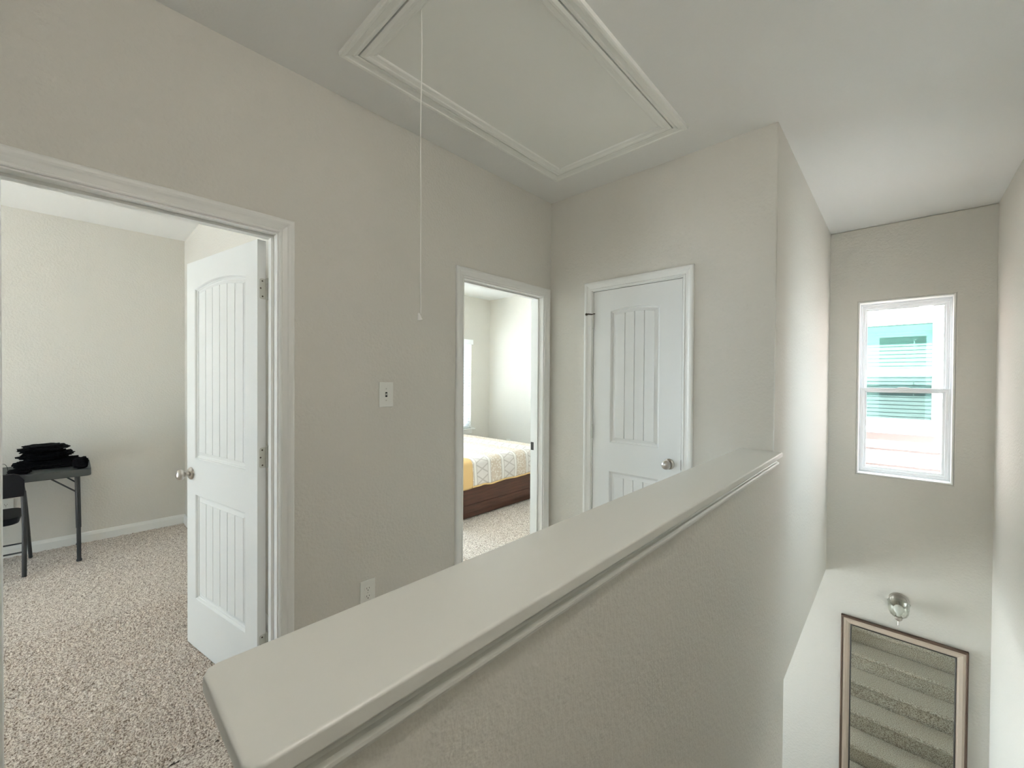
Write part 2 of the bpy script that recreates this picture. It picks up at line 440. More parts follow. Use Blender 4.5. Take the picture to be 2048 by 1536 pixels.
# door trims -------------------------------------------------------------------------------------------------
def jamb_bm(u0, u1, ztop, t_hall, t_room, axis, stop_t, bm=None):
    bm = bm or bmesh.new()
    e = 0.001
    def bx(ua, ub, ta, tb, za, zb):
        ta, tb = min(ta, tb), max(ta, tb)
        if axis == 'x': box(bm, ta, tb, ua, ub, za, zb)
        else: box(bm, ua, ub, ta, tb, za, zb)
    bx(u0 - JT, u0, t_hall, t_room, 0, ztop + JT); bx(u1, u1 + JT, t_hall, t_room, 0, ztop + JT)
    bx(u0, u1, t_hall, t_room, ztop, ztop + JT)
    s0, s1 = stop_t
    bx(u0, u0 + 0.011, s0, s1, 0, ztop); bx(u1 - 0.011, u1, s0, s1, 0, ztop); bx(u0 + 0.011, u1 - 0.011, s0, s1, ztop - 0.011, ztop)
    return bm

frA = lambda p, q, h: (A + h, p, q)
frAr = lambda p, q, h: (A - WT - h, p, q)
frB = lambda p, q, h: (p, YB - h, q)
R = 0.006
def door_trim(name, u0, u1, axis, stop, fr1, fr2, label):
    bm = jamb_bm(u0, u1, DZ, A if axis == 'x' else YB, A - WT if axis == 'x' else YB + WT, axis, stop)
    casing_bm(u0 - R, u1 + R, DZ + R, fr1, 0, bm)
    if fr2: casing_bm(u0 - R, u1 + R, DZ + R, fr2, 0, bm)
    o = obj(name, bm, 'trim')
    return tag(o, label, 'door casing', 'structure')
trim1 = door_trim('trim_1', *D1, 'x', (A - 0.042, A - 0.076), frA, frAr, 'white moulded casing around the wide doorway with the open door')
trim2 = door_trim('trim_2', *D2, 'x', (A - 0.042, A - 0.076), frA, frAr, 'white moulded casing around the doorway showing the bed')
trim3 = door_trim('trim_3', *C1, 'y', (YB + 0.040, YB + 0.075), frB, None, 'white moulded casing around the closed closet door')
# strike plate on the right jamb of the bedroom doorway
obj('strike_plate', B((A - 0.113, A - 0.080, D2[1] - 0.0015, D2[1] - 0.0002, 0.885, 0.945)), 'strike', trim2)

# baseboards
BBP = [(-a, b) for a, b in [(0.0, 0.0), (0.013, 0.0), (0.013, 0.062), (0.010, 0.070), (0.008, 0.078), (0.004, 0.088), (0.0, 0.09)]]
def base_run(name, path, label):
    o = obj(name, sweep(path, BBP, lambda p, q, h: (p, q, h - 0.006)), 'trim')
    return tag(o, label, 'baseboard', 'structure')
base_run('baseboard_study', [(A - WT - 0.001, SY), (SX, SY), (SX, YBACK)], 'white baseboard along the study walls behind the table'); 
base_run('baseboard_bedroom', [(A - WT, BY), (BX, BY), (BX, SY + WT)], 'white baseboard around the bedroom behind the bed')
base_run('baseboard_hall', [(C1[0] - 0.067, YB), (A, YB), ], 'short white baseboard in the hall corner')
base_run('baseboard_left', [(A, D2[0] - 0.067), (A, D1[1] + 0.067)], 'white baseboard under the light switch')

# ------------------------------------------------------------------ carpet
def pile(x0, x1, y0, y1, st, bm, amp=0.011):
    nx = int((x1 - x0) / st); ny = int((y1 - y0) / st)
    rows = []
    for j in range(ny + 1):
        y = y0 + (y1 - y0) * j / ny; r = []
        for i in range(nx + 1):
            x = x0 + (x1 - x0) * i / nx
            # worm-like twisted tufts: ridged noise of two sizes
            p = Vector((x * 42, y * 42, 0.3)); q = Vector((x * 85 + 9, y * 85, 1.7))
            a = 1 - min(1, abs(noise.noise(p)) * 2.6); b = 1 - min(1, abs(noise.noise(q)) * 2.4)
            e = noise.noise(Vector((x * 150, y * 150, 4)))
            h = 0.5 * a + 0.38 * b + 0.22 * e
            r.append(bm.verts.new((x + 0.003 * noise.noise(Vector((x * 90, y * 90, 8))), y + 0.003 * noise.noise(Vector((x * 90, y * 90, 12))), -0.010 + amp * h)))
        rows.append(r)
    for j in range(ny):
        for i in range(nx):
            bm.faces.new((rows[j][i], rows[j][i + 1], rows[j + 1][i + 1], rows[j + 1][i]))

def flat(bm, x0, x1, y0, y1, z=-0.0045):
    v = [bm.verts.new(p) for p in ((x0, y0, z), (x1, y0, z), (x1, y1, z), (x0, y1, z))]
    bm.faces.new(v)

bm = bmesh.new()
pile(-3.4, A - 0.0, -0.55, SY, 0.0062, bm, 0.016)
pile(SX, -3.4, -0.75, SY, 0.0105, bm, 0.014)
flat(bm, SX, -3.4, YBACK, -0.75); flat(bm, -3.4, A - WT, YBACK, -0.55)
tag(obj('carpet', bm, 'carpet', smooth=True), 'mottled beige shaggy carpet in the room with the folding table', 'carpet', 'stuff')
bm = bmesh.new()
pile(-3.35, A, 1.63, 3.75, 0.011, bm, 0.016)
flat(bm, BX, -3.35, SY + WT, BY); flat(bm, -3.35, A - WT, SY + WT, 1.63); flat(bm, -3.35, A - WT, 3.75, BY)
tag(obj('carpet', bm, 'carpet', smooth=True), 'mottled beige carpet in front of the dark wooden bed', 'carpet', 'stuff')
bm = bmesh.new()
flat(bm, A, XC - WT, YBACK, YB); flat(bm, XC - WT, XE, YBACK, 0.14); flat(bm, XC, XE, 0.14, STAIR_Y)
tag(obj('carpet', bm, 'carpet'), 'beige carpet of the upper hall behind the half wall', 'carpet', 'stuff')

# ------------------------------------------------------------------ staircase (seen in the mirror)
st = thing('staircase', (0, STAIR_Y, 0), 'carpeted staircase going down, reflected in the framed mirror', 'stairs', 'structure')
def step_bm(k):
    z = -RISE * k; y = TREAD * k
    bm = bmesh.new()
    prof = [(-TREAD - 0.0, z - RISE - 0.02), (-TREAD, z), (-0.012, z), (0.008, z - 0.004), (0.019, z - 0.014), (0.020, z - 0.026), (0.012, z - 0.036), (-0.022, z - 0.038), (-0.022, z - RISE - 0.02)]
    prism([(y + a, b) for a, b in prof], 'x', XC + 0.001, XE - 0.001, bm)
    return bm
for k in range(15):
    if k == 0:
        bm = prism([(a, b) for a, b in ((-0.16, -0.03), (-0.16, 0.0), (-0.012, 0), (0.006, -0.004), (0.016, -0.016), (0.016, -0.026), (0.006, -0.04), (-0.008, -0.044), (-0.008, -RISE - 0.02), (-0.028, -RISE - 0.02), (-0.028, -0.03))], 'x', XC + 0.001, XE - 0.001)
    else:
        bm = step_bm(k)
    obj('step', bm, 'carpet', st)
lz = -RISE * 15; ly0 = TREAD * 14 - 0.02
obj('landing', B((XC + 0.001, XE - 0.001, ly0, YD - STAIR_Y - 0.001, lz - 0.2, lz), (-1.45, XC + 0.001, 2.95 - STAIR_Y, YD - STAIR_Y - 0.001, lz - 0.2, lz)), 'carpet', st)

# ------------------------------------------------------------------ ledge on the half wall
L, RR, ZC = -0.625, -0.427, 1.0575
def put(o, root):
    o.parent = root; o.matrix_parent_inverse = Matrix.Translation(-Vector(root.location))
    return o
ya = 0.106; c = 0.016
cap_poly = [(L, YB - 0.0005), (L, ya + c), (L + c * 0.35, ya + c * 0.35), (L + c, ya), (RR - c, ya), (RR - c * 0.35, ya + c * 0.35), (RR, ya + c), (RR, YB - 0.0005)]
bm = prism(cap_poly, 'z', 1.031, ZC)
tag(obj('ledge', bm, 'cap', bevel=0.0055), 'long grey-white painted wooden ledge capping the half wall', 'ledge')
cove = [(0.0, 1.031), (0.011, 1.031), (0.011, 1.010), (0.014, 1.0065), (0.019, 1.0045), (0.0225, 1.000), (0.0225, 0.995), (0.019, 0.990), (0.013, 0.9875), (0.010, 0.984), (0.009, 0.978), (0.0, 0.978)]
bm = sweep([(XC, YB - 0.0005), (XC, 0.14), (XC - WT, 0.14), (XC - WT, YB - 0.0005)], [(-o, h) for o, h in cove], lambda p, q, h: (p, q, h))
tag(obj('trim_5', bm, 'cap'), 'cove moulding running under the ledge of the half wall', 'moulding', 'structure')

# ------------------------------------------------------------------ doors
def panel_door(w, z0, z1, th, panels, ngroove):
    """slab with front face at y=0 (looking -y), hinge edge at x=0, free edge at x=w, thickness towards +y. panels: (x0,x1,za,zb,rise)"""
    bm = bmesh.new()
    def outline(p, d):
        x0, x1, za, zb, rise = p; N = 20 if rise else 1; pts = [(x0 + d, za + d), (x1 - d, za + d)]
        xc = (x0 + x1) / 2; hw = (x1 - x0) / 2
        for i in range(N + 1):
            x = (x1 - d) + (x0 - x1 + 2 * d) * i / N
            pts.append((x, zb - d + rise * (1 - ((x - xc) / hw) ** 2)))
        return pts
    def top(p, d, x):
        x0, x1, za, zb, rise = p; xc = (x0 + x1) / 2; hw = (x1 - x0) / 2
        return zb - d + rise * (1 - ((x - xc) / hw) ** 2)
    steps = [(0, 0), (0.003, 0.0025), (0.0065, 0.0095), (0.0105, 0.0105), (0.013, 0.0145), (0.018, 0.0145), (0.034, 0.0080), (0.0354, 0.0062)]
    for side in (0, 1):
        Y = (lambda d: d) if side == 0 else (lambda d: th - d)
        loop = [bm.verts.new((x, Y(0), z)) for x, z in ((0, z0), (w, z0), (w, z1), (0, z1))]
        edges = [bm.edges.new((loop[i], loop[(i + 1) % 4])) for i in range(4)]
        if side == 0: front = loop
        else: back = loop
        for p in panels:
            prev = None
            for si, (d, dep) in enumerate(steps):
                vs = [bm.verts.new((x, Y(dep), z)) for x, z in outline(p, d)]
                n = len(vs)
                if prev is None:
                    edges += [bm.edges.new((vs[i], vs[(i + 1) % n])) for i in range(n)]
                else:
                    for i in range(n): bm.faces.new((prev[i], prev[(i + 1) % n], vs[(i + 1) % n], vs[i]))
                prev = vs
            d, dep = steps[-1]
            x0, x1 = p[0] + d, p[1] - d; g = 0.0030; gd = 0.0070
            xs = []
            pw = (x1 - x0) / (ngroove + 1)
            for i in range(ngroove + 1):
                a = x0 + pw * i; b = a + pw
                la = a + (g if i else 0); lb = b - (g if i < ngroove else 0)
                for q in range(5): xs.append((la + (lb - la) * q / 4, dep))
                if i < ngroove: xs.append((b, dep + gd))
            col = [(bm.verts.new((x, Y(dd), p[2] + d)), bm.verts.new((x, Y(dd), top(p, d, x)))) for x, dd in xs]
            for a, b in zip(col, col[1:]): bm.faces.new((a[0], b[0], b[1], a[1]))
        bmesh.ops.triangle_fill(bm, use_beauty=True, use_dissolve=False, edges=edges)
    for i in range(4): bm.faces.new((front[i], front[(i + 1) % 4], back[(i + 1) % 4], back[i]))
    return bm

def door_mesh(name, bm, parent):
    me = bpy.data.meshes.new(name); bmesh.ops.recalc_face_normals(bm, faces=bm.faces); bm.to_mesh(me); bm.free()
    me.materials.append(M['door']); o = bpy.data.objects.new(name, me); COL.objects.link(o); o.parent = parent
    return o

def knob_bm(mtx):
    """axis +Z out of the door"""
    bm = lathe([(0, 0), (0.033, 0), (0.033, 0.003), (0.030, 0.007), (0.024, 0.011), (0.015, 0.0125), (0.0125, 0.016), (0.0125, 0.026), (0.015, 0.031), (0.021, 0.035), (0.0262, 0.041), (0.0275, 0.048), (0.0262, 0.054), (0.0225, 0.060), (0.016, 0.0645), (0.008, 0.0665), (0, 0.067)], 40, mtx, None, False)
    return bm

# door_1: open leaf of the study.  front face towards -y
th1 = math.radians(10.38)
leafw = 0.7414; T = 0.035
ex = Vector((-math.cos(th1), -math.sin(th1), 0)); ey = Vector((-math.sin(th1), math.cos(th1), 0))
piv = Vector((A - 0.119, 0.583, 0)); org = piv - T * ey
d1 = thing('door_1', org, 'open white two-panel door with arched plank panel and nickel knob', 'door', 'structure', rz=0)
d1.rotation_euler = (0, 0, PI + th1)
# local x = ex (rotating +x by 180+th gives (-cos,-sin)); local y then = (sin th,-cos th)=-ey, so mirror the slab
bm = panel_door(leafw, 0.004, 2.02, T, [(0.108, 0.645, 0.995, 1.875, 0.028), (0.108, 0.640, 0.262, 0.808, 0)], 5)
bmesh.ops.scale(bm, vec=(1, -1, 1), verts=bm.verts)
leaf = door_mesh('door_leaf', bm, d1)
kb = knob_bm(Matrix.Translation((0.690, 0, 0.912)) @ Matrix.Rotation(-PI / 2, 4, 'X'))
obj('door_knob', kb, 'nickel', d1, smooth=True)
kb = knob_bm(Matrix.Translation((0.690, -T, 0.912)) @ Matrix.Rotation(PI / 2, 4, 'X'))
obj('door_knob', kb, 'nickel', d1, smooth=True)
obj('latch_plate', B((leafw - 0.0005, leafw + 0.001, -0.030, -0.006, 0.884, 0.940)), 'nickel', d1)
for zc in (1.808, 1.065, 0.235):
    bm = bmesh.new()
    # leaf let into the hinge edge, with rounded-corner plate, knuckle and screws
    pts = []
    y0, y1, za, zb, r = -T + 0.001, -0.008, zc - 0.045, zc + 0.045, 0.009
    for cx, cz, a0 in ((y1 - r, za + r, -PI / 2), (y1 - r, zb - r, 0)):
        for q in range(5): pts.append((cx + r * math.cos(a0 + q * PI / 8), cz + r * math.sin(a0 + q * PI / 8)))
    pts += [(y0, zb), (y0, za)]
    prism(pts, 'x', -0.0012, 0.0004, bm)
    h = obj('hinge', bm, 'hinge', d1)
    bm = bmesh.new()
    for q in range(5):
        lathe([(0.0058, 0), (0.0058, 0.0172)], 14, Matrix.Translation((-0.0040, -T - 0.0035, zc - 0.045 + 0.018 * q)), bm)
    lathe([(0.0045, 0), (0.0062, 0.002), (0.004, 0.006)], 14, Matrix.Translation((-0.0040, -T - 0.0035, zc + 0.045)), bm)
    obj('hinge_knuckle', bm, 'hinge', h)
    bm = bmesh.new()
    for yy, zz in ((-0.020, zc + 0.034), (-0.013, zc + 0.002), (-0.021, zc - 0.033)):
        lathe([(0.0, 0.0), (0.0036, 0.0), (0.0030, 0.0006), (0, 0.0006)], 12, Matrix.Translation((-0.0012, yy, zz)) @ Matrix.Rotation(-PI / 2, 4, 'Y'), bm, False)
    obj('hinge_screws', bm, 'bronze', h)
    # jamb leaf
    bm = B((A - 0.112, A - 0.079, D1[1] - 0.0012, D1[1] + 0.0002, zc - 0.045, zc + 0.045))
    o = obj('jamb_hinge_leaf', bm, 'hinge', trim1)

# door_2: closed closet door
cw = (C1[1] - 0.003) - (C1[0] + 0.003)
d2 = thing('door_2', (C1[0] + 0.003, YB + 0.004, 0), 'closed white closet door with arched plank panel beside the bedroom doorway', 'door', 'structure')
door_mesh('door_leaf', panel_door(cw, 0.006, 2.0245, T, [(0.130, 0.470, 0.998, 1.880, 0.020), (0.128, 0.470, 0.262, 0.806, 0)], 3), d2)
obj('door_knob', knob_bm(Matrix.Translation((0.537, 0, 0.912)) @ Matrix.Rotation(PI / 2, 4, 'X')), 'nickel', d2, smooth=True)
for zc in (1.822, 1.062, 0.235):
    bm = bmesh.new()
    for q in range(5):
        lathe([(0.0062, 0), (0.0062, 0.0172)], 14, Matrix.Translation((-0.0015, -0.0085, zc - 0.045 + 0.018 * q)), bm)
    lathe([(0.005, 0), (0.0065, 0.002), (0.004, 0.006)], 14, Matrix.Translation((-0.0015, -0.0085, zc + 0.045)), bm)
    obj('hinge', bm, 'hinge', d2)
ds = obj('hinge_pin_stop', tube([(-0.005, -0.010, 1.872), (-0.016, -0.026, 1.873), (-0.030, -0.040, 1.874)], 0.004, 10), 'bronze', d2)
bm = lathe([(0, 0), (0.008, 0), (0.009, 0.006), (0.006, 0.012), (0, 0.012)], 14, Matrix.Translation((-0.030, -0.040, 1.874)) @ Matrix.Rotation(2.2, 4, Vector((1, -1, 0)).normalized()))
tube([(-0.005, -0.010, 1.872), (0.012, -0.022, 1.874), (0.016, -0.012, 1.874)], 0.0032, 8, bm)
obj('stop_bumper', bm, 'bronze', ds)
obj('latch_plate', B((C1[1] - C1[0] - 0.0055, C1[1] - C1[0] - 0.0005, -0.0035, 0.004, 0.885, 0.945)), 'strike', d2)
# closet inside so no light leaks through the gap
wcl = obj('wall_closet', B((A, XC - WT, YB + 0.70, YB + 0.74, z0w, H)), 'wall')
tag(wcl, 'back of the closet behind the closed door', 'wall', 'structure')

# ------------------------------------------------------------------ attic hatch and its cord
ah = thing('attic_hatch', (-1.2465, 1.469, H), 'white moulded attic hatch panel in the hall ceiling', 'attic hatch')
path = [(HX0, HY0), (HX1, HY0), (HX1, HY1), (HX0, HY1)]
HC = [(0.0, 0.0), (0.0, 0.012), (0.006, 0.014), (0.012, 0.0145), (0.016, 0.0115), (0.020, 0.012), (0.034, 0.0145), (0.038, 0.018), (0.048, 0.0185), (0.0535, 0.016), (0.0555, 0.0)]
bm = sweep(path, [(o, h) for o, h in HC], lambda p, q, h: (p, q, H - h), True)
put(obj('hatch_casing', bm, 'hatch'), ah)
g = 0.005
px = [(HX0 + g, HY0 + g), (HX1 - g, HY0 + g), (HX1 - g, HY1 - g), (HX0 + g, HY1 - g)]
bm = B((HX0 + g, HX1 - g, HY0 + g, HY1 - g, H - 0.005, H - 0.0008))
put(obj('hatch_panel', bm, 'hatch'), ah)
HM = [(0.0, 0.0), (0.0, 0.014), (0.012, 0.0175), (0.022, 0.016), (0.026, 0.0125), (0.040, 0.0105), (0.045, 0.012), (0.050, 0.010), (0.055, 0.002), (0.055, 0.0)]
bm = sweep(px, [(-o, h) for o, h in HM], lambda p, q, h: (p, q, H - h), True)
put(obj('panel_moulding', bm, 'hatch'), ah)

pc = thing('pull_cord', (-1.262, 0.856, 1.63), 'thin white pull cord with a small bell knob hanging from the attic hatch', 'pull cord')
pts = []
for i in range(41):
    t = i / 40; z = H - 0.006 - t * (H - 0.006 - 1.652)
    pts.append((-1.262 + 0.0018 * math.sin(t * 9) + 0.003 * t, 0.856 + 0.0015 * math.sin(t * 13), z))
put(obj('cord', tube(pts, 0.0016, 8), 'cord', smooth=True), pc)
e = pts[-1]
mt = Matrix.Translation((e[0] - 0.001, e[1] - 0.002, e[2] - 0.024)) @ Matrix.Rotation(math.radians(10), 4, 'X') @ Matrix.Rotation(math.radians(-8), 4, 'Y')
put(obj('pull_knob', lathe([(0, 0), (0.0085, 0.0), (0.0092, 0.002), (0.0085, 0.0045), (0.0072, 0.006), (0.0065, 0.014), (0.0045, 0.021), (0.0025, 0.026), (0, 0.027)], 24, mt, None, False), 'cord', smooth=True), pc)

# ------------------------------------------------------------------ switch and outlets
def plate_bm(w, h, t):
    return prism([(-w / 2, -h / 2), (w / 2, -h / 2), (w / 2, h / 2), (-w / 2, h / 2)], 'z', 0, t)
def wallmount(name, loc, face, label, cat, group=None):
    """local x = along the wall, local y = up, local z = out of the wall"""
    o = thing(name, loc, label, cat, None, group)
    r = {'+x': Matrix(((0, 0, 1), (1, 0, 0), (0, 1, 0))), '-y': Matrix(((1, 0, 0), (0, 0, -1), (0, 1, 0)))}[face]
    o.rotation_euler = r.to_euler()
    return o
def make_switch(loc, face, label):
    o = wallmount('light_switch', loc, face, label, 'light switch')
    obj('plate', plate_bm(0.0788, 0.128, 0.006), 'plate', o, bevel=0.0025)
    obj('toggle_slot', B((-0.0055, 0.0055, -0.0125, 0.0125, 0.0055, 0.0064)), 'slot', o)
    bm = prism([(-0.0045, 0.006), (0.006, 0.006), (0.0035, 0.017), (-0.0005, 0.016)], 'x', -0.0042, 0.0042)
    obj('toggle', bm, 'plate', o)
    for s in (-1, 1):
        obj('screw', lathe([(0, 0.006), (0.0035, 0.006), (0.003, 0.0072), (0, 0.0075)], 14, Matrix.Translation((0, s * 0.030, 0)), None, False), 'hinge', o)
    return o
def make_outlet(loc, face, label, group=None):
    o = wallmount('wall_outlet', loc, face, label, 'outlet', group)
    obj('plate', plate_bm(0.0788, 0.125, 0.006), 'plate', o, bevel=0.0025)
    for s in (-1, 1):
        cy = s * 0.0195
        pts = []
        for i in range(28):
            a = 2 * PI * i / 28
            pts.append((0.0172 * math.cos(a), cy + max(-0.0135, min(0.0135, 0.0172 * math.sin(a)))))
        rc = obj('receptacle', prism(pts, 'z', 0.0055, 0.0075), 'plate', o)
        bm = bmesh.new()
        for x, w, hh in ((-0.0065, 0.0022, 0.0078), (0.0065, 0.0022, 0.0062)):
            box(bm, x - w / 2, x + w / 2, cy + 0.0035 - hh / 2, cy + 0.0035 + hh / 2, 0.0074, 0.0078)
        lathe([(0.0, 0.0074), (0.0026, 0.0074), (0.0026, 0.0078), (0, 0.0078)], 12, Matrix.Translation((0, cy - 0.0068, 0)), bm, False)
        obj('slots', bm, 'slot', rc)
    obj('screw', lathe([(0, 0.006), (0.003, 0.006), (0.0025, 0.007), (0, 0.0072)], 12, None, None, False), 'hinge', o)
    return o
make_switch((A, 1.1005, 1.336), '+x', 'white toggle light switch on the hall wall between the two doorways')
make_outlet((A, 1.003, 0.350), '+x', 'white duplex outlet low on the hall wall just above the ledge')
make_outlet((SX, -0.365, 0.392), '+x', 'white outlet low on the far wall behind the folding chair')
make_outlet((-4.563, BY, 0.405), '-y', 'white outlet on the bedroom wall just above the bed')

# ------------------------------------------------------------------ windows
def sash_bm(x0, x1, z0, z1, w, y0, y1, bot=None, top=None):
    bm = bmesh.new(); bot = bot or w; top = top or w
    P = [(0, 0), (0, 1), (0.25, 1), (0.3, 0.82), (0.62, 0.82), (0.68, 0.62), (1, 0.5), (1, 0)]
    def ring(o, h):
        return [bm.verts.new(p) for p in ((x0 + o * w, y1 - (y1 - y0) * h, z0 + o * bot), (x1 - o * w, y1 - (y1 - y0) * h, z0 + o * bot), (x1 - o * w, y1 - (y1 - y0) * h, z1 - o * top), (x0 + o * w, y1 - (y1 - y0) * h, z1 - o * top))]
    rings = [ring(o, h) for o, h in P]
    n = len(rings)
    for a in range(n):
        r, s = rings[a], rings[(a + 1) % n]
        for i in range(4): bm.faces.new((r[i], r[(i + 1) % 4], s[(i + 1) % 4], s[i]))
    return bm
w1 = thing('window_1', ((W1[0] + W1[1]) / 2, YD + WD, W1[2]), 'tall white single-hung window high on the stairwell end wall', 'window', 'structure')
yo = YD + WD
x0, x1, za, zb = W1
put(obj('window_frame', sash_bm(x0, x1, za, zb, 0.030, yo - 0.045, yo + 0.02), 'vinyl'), w1)
rt = 0.012
put(obj('window_return', B((x0, x0 + rt, YD + 0.004, yo - 0.046, za, zb), (x1 - rt, x1, YD + 0.004, yo - 0.046, za, zb), (x0 + rt, x1 - rt, YD + 0.004, yo - 0.046, za, za + rt), (x0 + rt, x1 - rt, YD + 0.004, yo - 0.046, zb - rt, zb)), 'trim', bevel=0.003), w1)
zm = 1.350
up = put(obj('upper_sash', sash_bm(x0 + 0.020, x1 - 0.020, zm - 0.012, zb - 0.022, 0.036, yo - 0.018, yo + 0.012, 0.030, 0.045), 'vinyl'), w1)
lo = put(obj('lower_sash', sash_bm(x0 + 0.013, x1 - 0.013, za + 0.014, zm + 0.016, 0.046, yo - 0.040, yo - 0.012, 0.046, 0.038), 'vinyl'), w1)
def child(o, parent, root):
    o.parent = parent; return o
child(obj('pane', B((x0 + 0.05, x1 - 0.05, yo - 0.005, yo - 0.001, zm + 0.01, zb - 0.06)), 'glass'), up, w1)
child(obj('pane', B((x0 + 0.05, x1 - 0.05, yo - 0.028, yo - 0.024, za + 0.05, zm - 0.018)), 'glass'), lo, w1)
bm = prism([(-0.045, 0), (0.045, 0), (0.034, 0.007), (0.012, 0.010), (-0.012, 0.010), (-0.034, 0.007)], 'y', yo - 0.052, yo - 0.030)
bmesh.ops.translate(bm, vec=((x0 + x1) / 2 + 0.002, 0, zm + 0.016), verts=bm.verts)
child(obj('sash_lock', bm, 'vinyl', None, bevel=0.002), lo, w1)

def plain_window(name, u0, u1, z0, z1, axis, t, label, sill=None):
    """double-hung frame for windows mostly out of sight"""
    w = thing(name, (0, 0, 0), label, 'window', 'structure')
    def bxs(lst):
        bm = bmesh.new()
        for a, b, c2, d, tt in lst:
            lo_, hi_ = t - tt, t + tt
            if axis == 'x': box(bm, lo_, hi_, a, b, c2, d)
            else: box(bm, a, b, lo_, hi_, c2, d)
        return bm
    zmid = (z0 + z1) / 2
    obj('window_frame', bxs([(u0, u0 + 0.045, z0, z1, 0.03), (u1 - 0.045, u1, z0, z1, 0.03), (u0 + 0.045, u1 - 0.045, z1 - 0.045, z1, 0.03), (u0 + 0.045, u1 - 0.045, z0, z0 + 0.045, 0.03), (u0 + 0.045, u1 - 0.045, zmid - 0.022, zmid + 0.022, 0.025)]), 'vinyl', w)
    g_ = bmesh.new()
    if axis == 'x': box(g_, t - 0.003, t + 0.003, u0 + 0.04, u1 - 0.04, z0 + 0.04, z1 - 0.04)
    else: box(g_, u0 + 0.04, u1 - 0.04, t - 0.003, t + 0.003, z0 + 0.04, z1 - 0.04)
    obj('pane', g_, 'glass', w)
    return w
plain_window('window_2', BW[0], BW[1], BW[2], BW[3], 'x', BX - 0.10, 'bedroom window at the left, covered by white blinds')
plain_window('window_3', STWIN[0], STWIN[1], STWIN[2], STWIN[3], 'y', YBACK - 0.10, 'study window out of sight left of the table')
plain_window('fill_window_4', HALLWIN[0], HALLWIN[1], HALLWIN[2], HALLWIN[3], 'y', YBACK - 0.10, 'added unseen window behind the viewpoint, lighting the hall')
plain_window('fill_window_5', BW2[0], BW2[1], BW2[2], BW2[3], 'x', BX - 0.10, 'added second bedroom window for daylight, out of sight behind the door casing')
plain_window('fill_window_6', LW[0], LW[1], LW[2], LW[3], 'x', -3.06, 'added lower storey window for daylight, out of sight left of the stairs')
plain_window('fill_window_7', *EWIN, 'x', XE + 0.10, 'added stairwell side window for daylight, out of sight to the right')
# bedroom sill and apron
bm = B((BX - 0.12, BX + 0.05, BW[0] - 0.05, BW[1] + 0.055, BW[2] - 0.022, BW[2]), (BX, BX + 0.016, BW[0] - 0.02, BW[1] + 0.01, BW[2] - 0.085, BW[2] - 0.022))
tag(obj('window_sill', bm, 'trim', bevel=0.004), 'white sill and apron under the bedroom window', 'window sill', 'structure')
# blinds
bl = thing('window_blind', (BX, 3.93, BW[2]), 'white slatted blind drawn down over the bedroom window', 'blind')
put(obj('headrail', B((BX - 0.02, BX + 0.038, BW[0] - 0.012, BW[1] + 0.012, BW[3] - 0.055, BW[3] + 0.022)), 'blind', bevel=0.003), bl)
bm = bmesh.new()
ns = 30
for i in range(ns):
    z = BW[2] + 0.045 + (BW[3] - 0.075 - BW[2] - 0.045) * i / (ns - 1)
    v = []
    for y in (BW[0] + 0.006, BW[1] - 0.006):
        for (dx, dz) in ((-0.040, -0.020), (-0.020, 0.000), (-0.002, 0.022)):
            v.append((dx, y, z + dz))
    vs = [bm.verts.new((BX - 0.012 + a, b, c2)) for a, b, c2 in v]; vt = [bm.verts.new((BX - 0.012 + a, b, c2 + 0.0028)) for a, b, c2 in v]
    for q in range(2):
        bm.faces.new((vs[q], vs[q + 1], vs[q + 4], vs[q + 3])); bm.faces.new((vt[q], vt[q + 3], vt[q + 4], vt[q + 1]))
    bm.faces.new((vs[0], vs[3], vt[3], vt[0])); bm.faces.new((vs[2], vt[2], vt[5], vs[5]))
    bm.faces.new((vs[0], vt[0], vt[1], vs[1])); bm.faces.new((vs[1], vt[1], vt[2], vs[2])); bm.faces.new((vs[3], vs[4], vt[4], vt[3])); bm.faces.new((vs[4], vs[5], vt[5], vt[4]))
put(obj('slats', bm, 'blind'), bl)
put(obj('bottom_rail', B((BX - 0.05, BX - 0.005, BW[0] + 0.006, BW[1] - 0.006, BW[2] + 0.004, BW[2] + 0.022)), 'blind', bevel=0.002), bl)

# ------------------------------------------------------------------ mirror and sconce on the stairwell end wall
mi = thing('framed_mirror', (0.028, YD, -2.5), 'tall beige framed mirror reflecting carpeted stairs, below the wall lamp', 'mirror')
mx0, mx1, mzt, mzb = -0.352, 0.408, -0.634, -2.50
frM = lambda p, q, h: (p, YD - h, q)
pth = [(mx0, mzb), (mx1, mzb), (mx1, mzt), (mx0, mzt)]
put(obj('frame_edge', sweep(pth, [(0, 0), (0, 0.030), (-0.004, 0.034), (-0.013, 0.034), (-0.016, 0.030), (-0.016, 0)], frM, True), 'mirror_edge'), mi)
put(obj('frame', sweep(pth, [(-0.016, 0), (-0.016, 0.029), (-0.030, 0.031), (-0.050, 0.026), (-0.062, 0.020), (-0.062, 0)], frM, True), 'mirror_frame'), mi)
put(obj('frame_bead', sweep(pth, [(-0.062, 0), (-0.062, 0.021), (-0.066, 0.0235), (-0.071, 0.021), (-0.072, 0.014), (-0.072, 0)], frM, True), 'mirror_bead'), mi)
put(obj('mirror_glass', B((mx0 + 0.060, mx1 - 0.060, YD - 0.013, YD - 0.003, mzb + 0.060, mzt - 0.060)), 'mirror_glass'), mi)

